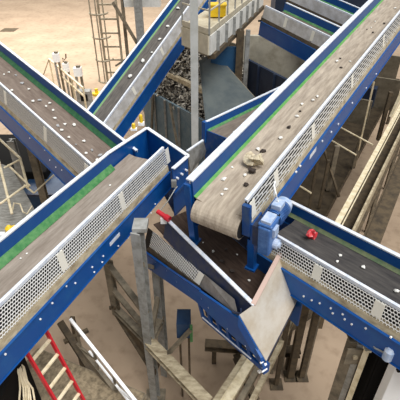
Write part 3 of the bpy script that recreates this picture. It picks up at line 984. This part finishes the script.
K2.part('rim', MB().box(yb.x - .14, yb.x + .66, yb.y - .04, yb.y + .64, yb.z + .45, yb.z + .5), M_yellow)
# post on the deck
wp = PY(195, 139, 15.6)
tz = PY(189, -12, 15.6).z
K = Kit('white_column', down(wp), 'tall pale steel column in front of the cream platform', 'column')
K.part('shaft', MB().box(wp.x - .14, wp.x + .14, wp.y - .14, wp.y + .14, .03, tz), M_whitecol)
K.part('base_plate', MB().box(wp.x - .3, wp.x + .3, wp.y - .3, wp.y + .3, 0, .03), M_galv)
for x_, y_, w_, m_, lb in ((239, 60, .34, M_brown, 'dark steel post below the platform, in front of the dark blue panel'), (247, 50, .2, M_galv, 'pale short post below the right side of the platform')):
    c = PY(x_, y_, 20.5)
    solo('platform_post', MB().ibeam(down(c), (c.x, c.y, PY(x_, 30, 20.5).z), w_, w_, .05, up=(0, 1, 0)), m_, down(c), lb, 'post')

# ------------------------------------------------------------------ scrap bay behind E
ba, bb = PD(143, 87, 9.0), PD(207, 122, 9.0)
be = (bb - ba).normalized()
bn = Vector((-be.y, be.x, 0))
if bn.y < 0:
    bn = -bn
K = Kit('scrap_bay', down(lerp(ba, bb, .5)), 'steel blue walled bay holding shredded scrap below the platform', 'bay')
K.part('front_wall', MB().bar(down(ba, (ba.z) / 2), down(bb, ba.z / 2), .12, ba.z), M_teal)
K.part('back_wall', MB().bar(down(ba + bn * 5, 2.9), down(lerp(ba, bb, .7) + bn * 5, 2.9),   .12, 5.8), M_conc)
for t in (.22, .4, .62, .85):
    c = lerp(ba, bb, t) - bn * .1
    K.part('stiffener', MB().bar(down(c), c, .12, .12, (0, 1, 0)), M_galv)
K.part('cross_beam', MB().bar(ba + bn * .9 + up_ * 1.0, bb + bn * .9 + up_ * 1.0, .25, .25), M_dust)
K.part('strut', MB().bar(down(lerp(ba, bb, .3) - bn * .9), lerp(ba, bb, .22) - bn * .15, .12), M_galvd)
K.part('strut', MB().bar(down(lerp(ba, bb, .85) - bn * .9), lerp(ba, bb, .5) - bn * .15, .12), M_galvd)
# the heap: a mound with countless chips
hp = MB()
NX, NY = 26, 18
Lb = (bb - ba).length
vs = []
for j in range(NY + 1):
    for i in range(NX + 1):
        u_, v_ = i / NX, j / NY
        hz = ba.z - .35 + 2.9 * math.sin(math.pi * min(1, v_ * .75)) * (.75 + .25 * math.sin(3 * u_ + 1)) + random.uniform(-.12, .12)
        p = ba + be * (Lb * u_) + bn * (.15 + 4.6 * v_)
        vs.append(Vector((p.x, p.y, hz)))
fs = [(j * (NX + 1) + i, j * (NX + 1) + i + 1, (j + 1) * (NX + 1) + i + 1, (j + 1) * (NX + 1) + i) for j in range(NY) for i in range(NX)]
solo('shredded_scrap', MB().add(vs, fs), M_dark, down(ba), None, None, None, 'stuff') if False else None
hp.add(vs, fs)
ch = MB()
for k in range(2600):
    i, j = random.random() * NX, random.random() * NY * .8
    i0, j0 = int(i), int(j)
    p = vs[j0 * (NX + 1) + i0].lerp(vs[(j0 + 1) * (NX + 1) + i0 + 1], random.random())
    p = p + Vector((random.uniform(-.25, .25), random.uniform(-.2, .2), random.uniform(.0, .14)))
    s = random.uniform(.05, .16)
    R = Matrix.Rotation(random.uniform(0, 6.3), 3, Vector((random.gauss(0, 1), random.gauss(0, 1), random.gauss(0, 1))).normalized())
    a_, b2, c_ = R @ Vector((s, 0, 0)), R @ Vector((0, s * random.uniform(.4, .9), 0)), R @ Vector((0, 0, s * .18))
    ch.add([p + a_ * sx_ + b2 * sy_ + c_ * sz_ for sx_ in (-1, 1) for sy_ in (-1, 1) for sz_ in (-1, 1)], [(0, 1, 3, 2), (4, 6, 7, 5), (0, 4, 5, 1), (2, 3, 7, 6), (0, 2, 6, 4), (1, 5, 7, 3)])
hp.add(ch.v, ch.f)
solo('shredded_scrap', hp, M_scrap, down(ba), 'heap of pale and dark shredded scrap behind the steel blue wall', 'scrap heap', None, 'stuff')

# grey sloping sheet and dark blue bay right of the column
g0, g1, g2, g3 = PD(199, 62, 6.1), PD(213, 52, 6.1), PD(254, 98, 7.0), PD(206, 130, 7.4)
K = Kit('chute_sheet', g3, 'smooth dark grey sloping sheet right of the pale column', 'chute')
K.part('sheet', MB().sheet([g0, g1, g2, g3], .05), M_chute)
K.part('edge_rib', MB().bar(g1, g2, .1, .08), M_galvd)
K.part('leg', MB().bar(down(g3), g3, .15), M_galvd)
K.part('leg', MB().bar(down(g2), g2, .15), M_galvd)
c0, c1_ = PY(211, 60, 20.5), PY(240, 70, 20.5)
K = Kit('blue_bay_wall', down(c0), 'mid blue steel wall below the platform, right of the grey sloping sheet', 'bay wall')
K.part('panel', MB().box(c0.x, c1_.x, c0.y, c0.y + .2, 0, c0.z + .6), M_bayblue)
K.part('rib', MB().box(c1_.x - .1, c1_.x + .1, c0.y - .1, c0.y, 0, c0.z + .6), M_navyd)
w0, w1 = PY(246, 58, 21.0), PY(300, 85, 21.0)
w1 = PD(300, 86, CZ - w0.z)
K = Kit('navy_bay_wall', down(w0), 'very dark blue bay wall with ribs below the crossing conveyor', 'bay wall')
K.part('panel', MB().bar(down(w0, w0.z / 2), down(w1, w0.z / 2), .15, w0.z), M_navyd)
for t in (.3, .6):
    c = lerp(w0, w1, t) + Vector((-.08, -.08, 0))
    K.part('rib', MB().bar(down(c), c, .1, .1, (0, 1, 0)), M_navyd)
cw0, cw1 = PY(240, 36, 24), PY(306, 80, 24)
solo('concrete_bay_wall', MB().box(cw0.x, cw1.x + 1, 24, 24.3, 0, cw0.z), M_conc2, down(cw0), 'grey concrete wall beneath the crossing blue conveyor', 'wall')
# dark blue bins and bars at top right
c0 = PY(318, 14, 31)
K = Kit('blue_bin', down(c0), 'dark blue bin far back at top right', 'bin')
K.part('body', MB().box(c0.x - 3, c0.x + 5, 31, 33, 0, c0.z + 2), M_navyd)
K.part('top_edge', MB().box(c0.x - 3.1, c0.x + 5.1, 30.9, 31.05, c0.z + 2, c0.z + 2.15), M_galv)

# ------------------------------------------------------------------ caged ladder and frame at top left of centre
Yl = 30.0
lb_, lt = PY(117, 92, Yl), PY(104, -8, Yl)
lx = lb_.x + .02
K = Kit('caged_ladder', Vector((lx, Yl, 0)), 'tall caged ladder on the sandy floor behind the steep conveyor', 'ladder')
zt = PY(110, -14, Yl).z
for s in (-.6, .6):
    K.part('rail', MB().bar((lx + s, Yl, 0), (lx + s, Yl, zt), .14, .12, (0, 1, 0)), M_cage)
n = int(zt / .9)
for i in range(1, n):
    K.part('rung', MB().bar((lx - .6, Yl, i * .9), (lx + .6, Yl, i * .9), .11), M_cage)
for i in range(1, int((zt - 2) / 1.5) + 1):
    z_ = 2.2 + (i - 1) * 1.5
    K.part('hoop', MB().path([(lx + -.62 + .6 * math.cos(t) , Yl - .75 * math.sin(t), z_) for t in [math.pi * k / 12 for k in range(13)]], .06, 6), M_cage)
for t in (.25, .5, .75):
    a_ = math.pi * t
    K.part('cage_bar', MB().bar((lx - .62 + .6 * math.cos(a_), Yl - .75 * math.sin(a_), 2.2), (lx - .62 + .6 * math.cos(a_), Yl - .75 * math.sin(a_), zt), .08, .08, (0, 1, 0)), M_cage)
Yf = 29.5
f0, f1 = PY(142, 55, Yf), PY(122, 60, Yf)
K = Kit('ladder_tower', Vector((f0.x, Yf, 0)), 'grey column with diagonal strut beside the caged ladder', 'frame')
K.part('column', MB().ibeam((f0.x, Yf, 0), (f0.x, Yf, zt), .5, .4, .08, up=(0, 1, 0)), M_galv)
K.part('column', MB().bar((f1.x + .35, Yf + .4, 0), (f1.x + .35, Yf + .4, zt), .2, .2, (0, 1, 0)), M_galvd)
K.part('strut', MB().bar((f1.x - .2, Yf, PY(121, 2, Yf).z), (f0.x - .1, Yf, PY(138, 48, Yf).z), .2, .16, (0, 1, 0)), M_galvd)
K.part('hood_cover', MB().box(f1.x + .4, f0.x + 1.4, Yf + .3, Yf + 1.3, PY(140, 8, Yf).z, PY(140, -12, Yf).z), M_white2)
K.part('tie', MB().bar((f1.x - .5, Yf, PY(120, 66, Yf).z), (f1.x + .4, Yf, PY(127, 58, Yf).z), .12), M_galvd)
pl_ = [PD(172, 4, 12.38), PD(172, 15, 12.38), PD(186, 7, 12.38)]
solo('brown_pipe', MB().path([pl_[0], lerp(pl_[0], pl_[1], .95), pl_[1], lerp(pl_[1], pl_[2], .05), pl_[2]], .12), M_brown, pl_[1], 'bent brown pipe behind the steep conveyor', 'pipe')

# pump stand behind B
Yp = 27.0
for i, (xt, yt, xb, yb, w_, hook, lb) in enumerate(((55, 52, 64, 92, .3, False, 'tallest white topped grey stand in the group behind the upper left conveyor'), (66, 62, 72, 94, .26, True, 'hooked middle stand in the group behind the upper left conveyor'), (76, 66, 84, 102, .36, False, 'stand nearest the steep conveyor in the white topped group'))):
    b_ = PD(xb, yb + 6, 12.5)
    tz = PY(xt, yt, b_.y).z
    K = Kit('valve_stand', down(b_), lb, 'stand', 'white topped stands')
    K.part('post', MB().box(b_.x - w_ * .7, b_.x - w_ * .3, b_.y - .1, b_.y + .1, 0, tz - .5), M_galv)
    K.part('post', MB().box(b_.x + w_ * .3, b_.x + w_ * .7, b_.y - .1, b_.y + .1, 0, tz - .5), M_galvd)
    K.part('head', MB().box(b_.x - w_ * .75, b_.x + w_ * .75, b_.y - .2, b_.y + .2, tz - .7, tz - .1), M_white)
    K.part('cap', MB().box(b_.x - w_ * .2, b_.x + w_ * .6, b_.y - .12, b_.y + .12, tz - .1, tz + .05), M_galvd)
    if hook:
        K.part('hook', MB().path([(b_.x - .12, b_.y, tz), (b_.x - .14, b_.y, tz + .3), (b_.x + .0, b_.y, tz + .15), (b_.x + .12, b_.y, tz + .3), (b_.x + .16, b_.y, tz + .6)], .05), M_brown)
a, b_ = PD(49, 59, 10.2), PD(83, 88, 10.2)
K = Kit('yard_railing', down(a), 'cream railing with end triangle on the sandy floor behind the stands', 'railing')
K.part('top_rail', MB().bar(a, b_, .12), M_cream)
K.part('mid_rail', MB().bar(lerp(a, b_, .3) - up_ * .6, b_ - up_ * .6, .1), M_cream)
for t in (0, .35, .7, 1):
    c = lerp(a, b_, t)
    K.part('post', MB().bar(down(c), c, .1, .1, (0, 1, 0)), M_cream)
K.part('brace', MB().bar(a, down(a + Vector((-1.0, -.3, 0)), .4), .09), M_dust)
K.part('brace', MB().bar(down(a + Vector((-1.0, -.3, 0)), .4), down(a, .1), .09), M_dust)
gz = PD(84, 96, 11.3)
K = Kit('grey_meter_box', down(gz), 'grey box with dark window below the end of the cream railing', 'box')
K.part('body', MB().box(gz.x - .5, gz.x + .5, gz.y - .2, gz.y + .4, 0, gz.z + .4), M_galv)
K.part('window', MB().box(gz.x - .2, gz.x + .3, gz.y - .24, gz.y - .2, gz.z - .3, gz.z + .2), M_black)
yv = PD(97, 95, 9.6)
K = Kit('yellow_valve', down(yv), 'small yellow valve in the corner between the two upper left conveyors', 'valve')
K.part('stem', MB().bar(down(yv), yv, .1, .1, (0, 1, 0)), M_galv)
K.part('wheel', MB().tube(yv, yv + up_ * .15, .28, 14).tube(yv + up_ * .15, yv + up_ * .4, .1, 10), M_yellow)
ga = [PD(187, 152, 6.4), PD(203, 141, 6.4), PD(206, 152, 7.2), PD(190, 172, 7.2)]
K = Kit('guide_plate', ga[3], 'grey steel guide plate between the blue hood and the short side conveyor', 'plate')
K.part('plate', MB().sheet(ga, .03), M_galv)
K.part('top_edge', MB().bar(ga[0] + up_ * .03, ga[1] + up_ * .03, .07, .04), M_rim)
K.part('leg', MB().bar(down(ga[2]), ga[2], .1, .1, (0, 1, 0)), M_galvd)
dp = PD(9, 30, 12.5)  # thin box drawn for a dark stain on the floor
solo('steel_patch', MB().box(dp.x - .9, dp.x + .9, dp.y - .9, dp.y + .9, 0, .02), M_brown, down(dp), 'dark brown stain patch on the sandy floor at top left', 'floor stain')

# ------------------------------------------------------------------ left: stair, railings and supports below B
for i, ((xt, yt), (xb, yb), dB, w_, m_, lb) in enumerate((((29, 146), (48, 212), 9.6, .2, M_galvd, 'dusty steel leg under the upper left conveyor'), ((18, 140), (26, 192), 9.6, .2, M_galv, 'grey post left of the dusty leg under the upper left conveyor'))):
    b_ = PD(xb, yb, 11.0)
    tz = PY(xt, yt, b_.y).z
    solo('support_pole', MB().ibeam(down(b_), (b_.x, b_.y, tz), w_ * 1.4, w_ * 1.4, .05, up=(0, 1, 0)), m_, down(b_), lb, 'leg')
K = Kit('stair_railing', PD(10, 200, 9.2), 'cream pipe railing with cross bars at the left edge', 'railing')
for nm, p_, q_, d0, d1, r_ in (('top_rail', (-4, 136), (20, 158), 8.2, 8.4, .05), ('rail', (-4, 150), (12, 214), 8.2, 9.6, .05), ('rail', (20, 158), (28, 188), 8.4, 9.2, .05), ('cross_bar', (4, 168), (19, 160), 8.6, 8.45, .04), ('cross_bar', (0, 204), (25, 186), 9.3, 9.15, .045), ('rail', (8, 165), (30, 186), 8.6, 9.1, .04), ('rail', (24, 185), (34, 193), 9.15, 9.4, .04), ('cross_bar', (34, 193), (56, 173), 9.4, 9.0, .03)):
    K.part(nm, MB().tube(PD(*p_, d0), PD(*q_, d1), r_, 8), M_cream)
sa = PD(-6, 200, 9.9)
K = Kit('corrugated_cover', down(sa), 'grey ribbed cover panel behind the cream railing at the left edge', 'cover')
cq = [PD(-10, 160, 9.6), PD(12, 168, 9.6), PD(36, 212, 10.2), PD(14, 240, 10.6), PD(-14, 246, 10.6)]
K.part('panel', MB().sheet(cq, .04), M_ribbed)
for c in (cq[1], cq[3]):
    K.part('leg', MB().bar(down(c), c - up_ * .05, .1, .1, (0, 1, 0)), M_galvd)
db = PD(44, 190, 10.6)
K = Kit('dark_blue_skip', down(db), 'dark blue skip below the upper left conveyor', 'skip')
K.part('body', MB().box(db.x - 1.0, db.x + 1.8, db.y - .4, db.y + 2.2, 0, db.z), M_dblue)
K.part('rim', MB().bar((db.x - 1.0, db.y - .4, db.z), (db.x + 1.8, db.y - .4, db.z), .1), M_navy)
kb = PD(24, 172, 10.2)
solo('rubble_box', MB().box(kb.x - 3.2, kb.x + 1.0, kb.y, kb.y + 4.0, 0, kb.z), M_black, down(kb), 'black box between the railing and the dark blue skip', 'box', bevel=.05)
yh = PD(10, 231, 8.0)
K = Kit('yellow_signal_lamp', yh, 'yellow lamp with white base above the far board of the lower left conveyor', 'lamp')
K.part('lens', MB().tube(yh, yh + up_ * .12, .12, 14).tube(yh + up_ * .12, yh + up_ * .2, .12, 14, .05).tube(yh + Vector((.12, .08, 0)), yh + Vector((.14, .1, .1)), .09, 12), M_yellow)
K.part('base', MB().box(yh.x - .3, yh.x - .1, yh.y - .25, yh.y - .1, yh.z - .1, yh.z + .05), M_white)
K.part('arm', MB().bar(yh, down(yh), .06), M_galvd)
wl = [PD(x, y, 9.75 + .01 * y - 2) for x, y in ((12, 212), (14, 203), (20, 204), (23, 212), (27, 214), (32, 206))]
solo('white_hose', MB().path(wl, .03), M_cream, wl[0], 'looped pale hose beside the yellow lamp at left', 'hose')

# ------------------------------------------------------------------ waste pieces lying on the belts
def chunk(r, seed, flat=.5, jag=.35, sub=1):
    import bmesh
    rnd = random.Random(seed)
    bm = bmesh.new()
    bmesh.ops.create_icosphere(bm, subdivisions=sub, radius=r)
    sx_, sy_ = rnd.uniform(.6, 1.3), rnd.uniform(.5, 1.0)
    for v in bm.verts:
        k = 1 + rnd.uniform(-jag, jag)
        v.co = Vector((v.co.x * sx_ * k, v.co.y * sy_ * k, v.co.z * flat * k))
    zmin = min(v.co.z for v in bm.verts)
    for v in bm.verts:
        v.co.z -= zmin
    me = bpy.data.meshes.new('waste_piece')
    bm.to_mesh(me)
    bm.free()
    return me


M_pw = mat('white_scrap', srgb(240, 238, 230), .6)
M_pg = mat('grey_scrap', srgb(176, 176, 176), .6)
M_pd = mat('dark_scrap', srgb(60, 50, 44), .7)
M_pc = mat('crumpled_cream_film', srgb(232, 220, 190), .5, c2=srgb(170, 150, 120), scale=12)
meshes = {}
for mm in (M_pw, M_pg, M_pd):
    for s in range(4):
        me = chunk(1.0, s * 7 + len(mm.name), .45)
        me.materials.append(mm)
        meshes[(mm.name, s)] = me
rr = random.Random(3)
BN = {'A': 'lower left conveyor', 'B': 'upper left conveyor', 'C': 'lower right conveyor', 'D': 'long pale conveyor', 'E': 'steep grey conveyor', 'F': 'dark receiving trough'}


def bits(key, mm, word, pts, size):
    for i, (x, y) in enumerate(pts):
        p = on_belt(key, x, y)
        o = bpy.data.objects.new('waste_piece', meshes[(mm.name, rr.randrange(4))])
        COL.objects.link(o)
        k = size * rr.uniform(.7, 1.25)
        mb_ = BELTS[key][0].to_3x3().to_4x4() @ Matrix.Rotation(rr.uniform(0, 6.3), 4, 'Z') @ Matrix.Diagonal((k, k, k, 1))
        mb_.translation = p + Vector((0, 0, .002))
        o.matrix_world = mb_
        tag(o, 'small %s scrap flake lying on the belt of the %s' % (word, BN[key]), 'waste', '%s flakes on the %s' % (word, BN[key]))


bits('A', M_pw, 'white', ((27, 254), (21, 259), (110, 186)), .035)
bits('B', M_pw, 'white', ((4, 75), (9, 73), (12, 91), (29, 90), (46, 107), (53, 111), (50, 104), (55, 119), (65, 125), (62, 131), (69, 138), (84, 142), (86, 154), (97, 161), (33, 102), (74, 126)), .075)
bits('B', M_pg, 'grey', ((22, 84), (40, 101), (58, 126), (76, 145), (92, 151), (16, 76), (100, 156)), .07)
bits('E', M_pw, 'white', ((168, 27), (160, 40), (152, 53), (131, 77), (178, 9), (143, 62)), .11)
bits('D', M_pw, 'white', ((224, 180), (222, 195), (245, 176), (302, 105), (317, 97), (313, 101), (297, 117), (337, 62), (350, 62), (371, 28), (375, 22), (395, 9), (281, 139), (226, 190), (232, 168), (258, 150)), .055)
bits('D', M_pd, 'dark', ((367, 30), (373, 33), (341, 68), (300, 112), (263, 152), (384, 24), (340, 59), (246, 186), (289, 128)), .055)
bits('C', M_pw, 'white', ((337, 262), (363, 268), (396, 292), (340, 256)), .055)
bits('F', M_pw, 'white', ((192, 231), (213, 252), (237, 255), (249, 281), (203, 243)), .045)
bits('F', M_pd, 'dark', ((222, 262), (232, 272), (206, 225), (198, 219), (226, 250)), .06)
p = on_belt('D', 254, 166)
o = bpy.data.objects.new('crumpled_film', chunk(.17, 5, .75, .55, 2))
o.data.materials.append(M_pc)
COL.objects.link(o)
o.location = p
tag(o, 'crumpled cream plastic film lump on the long pale conveyor', 'waste')
p = on_belt('D', 252, 173)
o = bpy.data.objects.new('black_scrap', chunk(.1, 9, .6, .3, 2))
o.data.materials.append(M_pd)
COL.objects.link(o)
o.location = p
tag(o, 'black scrap lump against the cream film on the long pale conveyor', 'waste')
p = on_belt('C', 311, 239)
o = bpy.data.objects.new('red_scrap', chunk(.11, 12, 1.1, .45, 2))
o.data.materials.append(M_redscrap)
COL.objects.link(o)
o.location = p
tag(o, 'crumpled red wrapper on the dark lower right conveyor', 'waste')

SC.view_settings.view_transform = 'Standard'
SC.view_settings.look = 'None'
SC.view_settings.gamma = 1
SC.view_settings.use_curve_mapping = False
SC.view_settings.exposure = 0.3
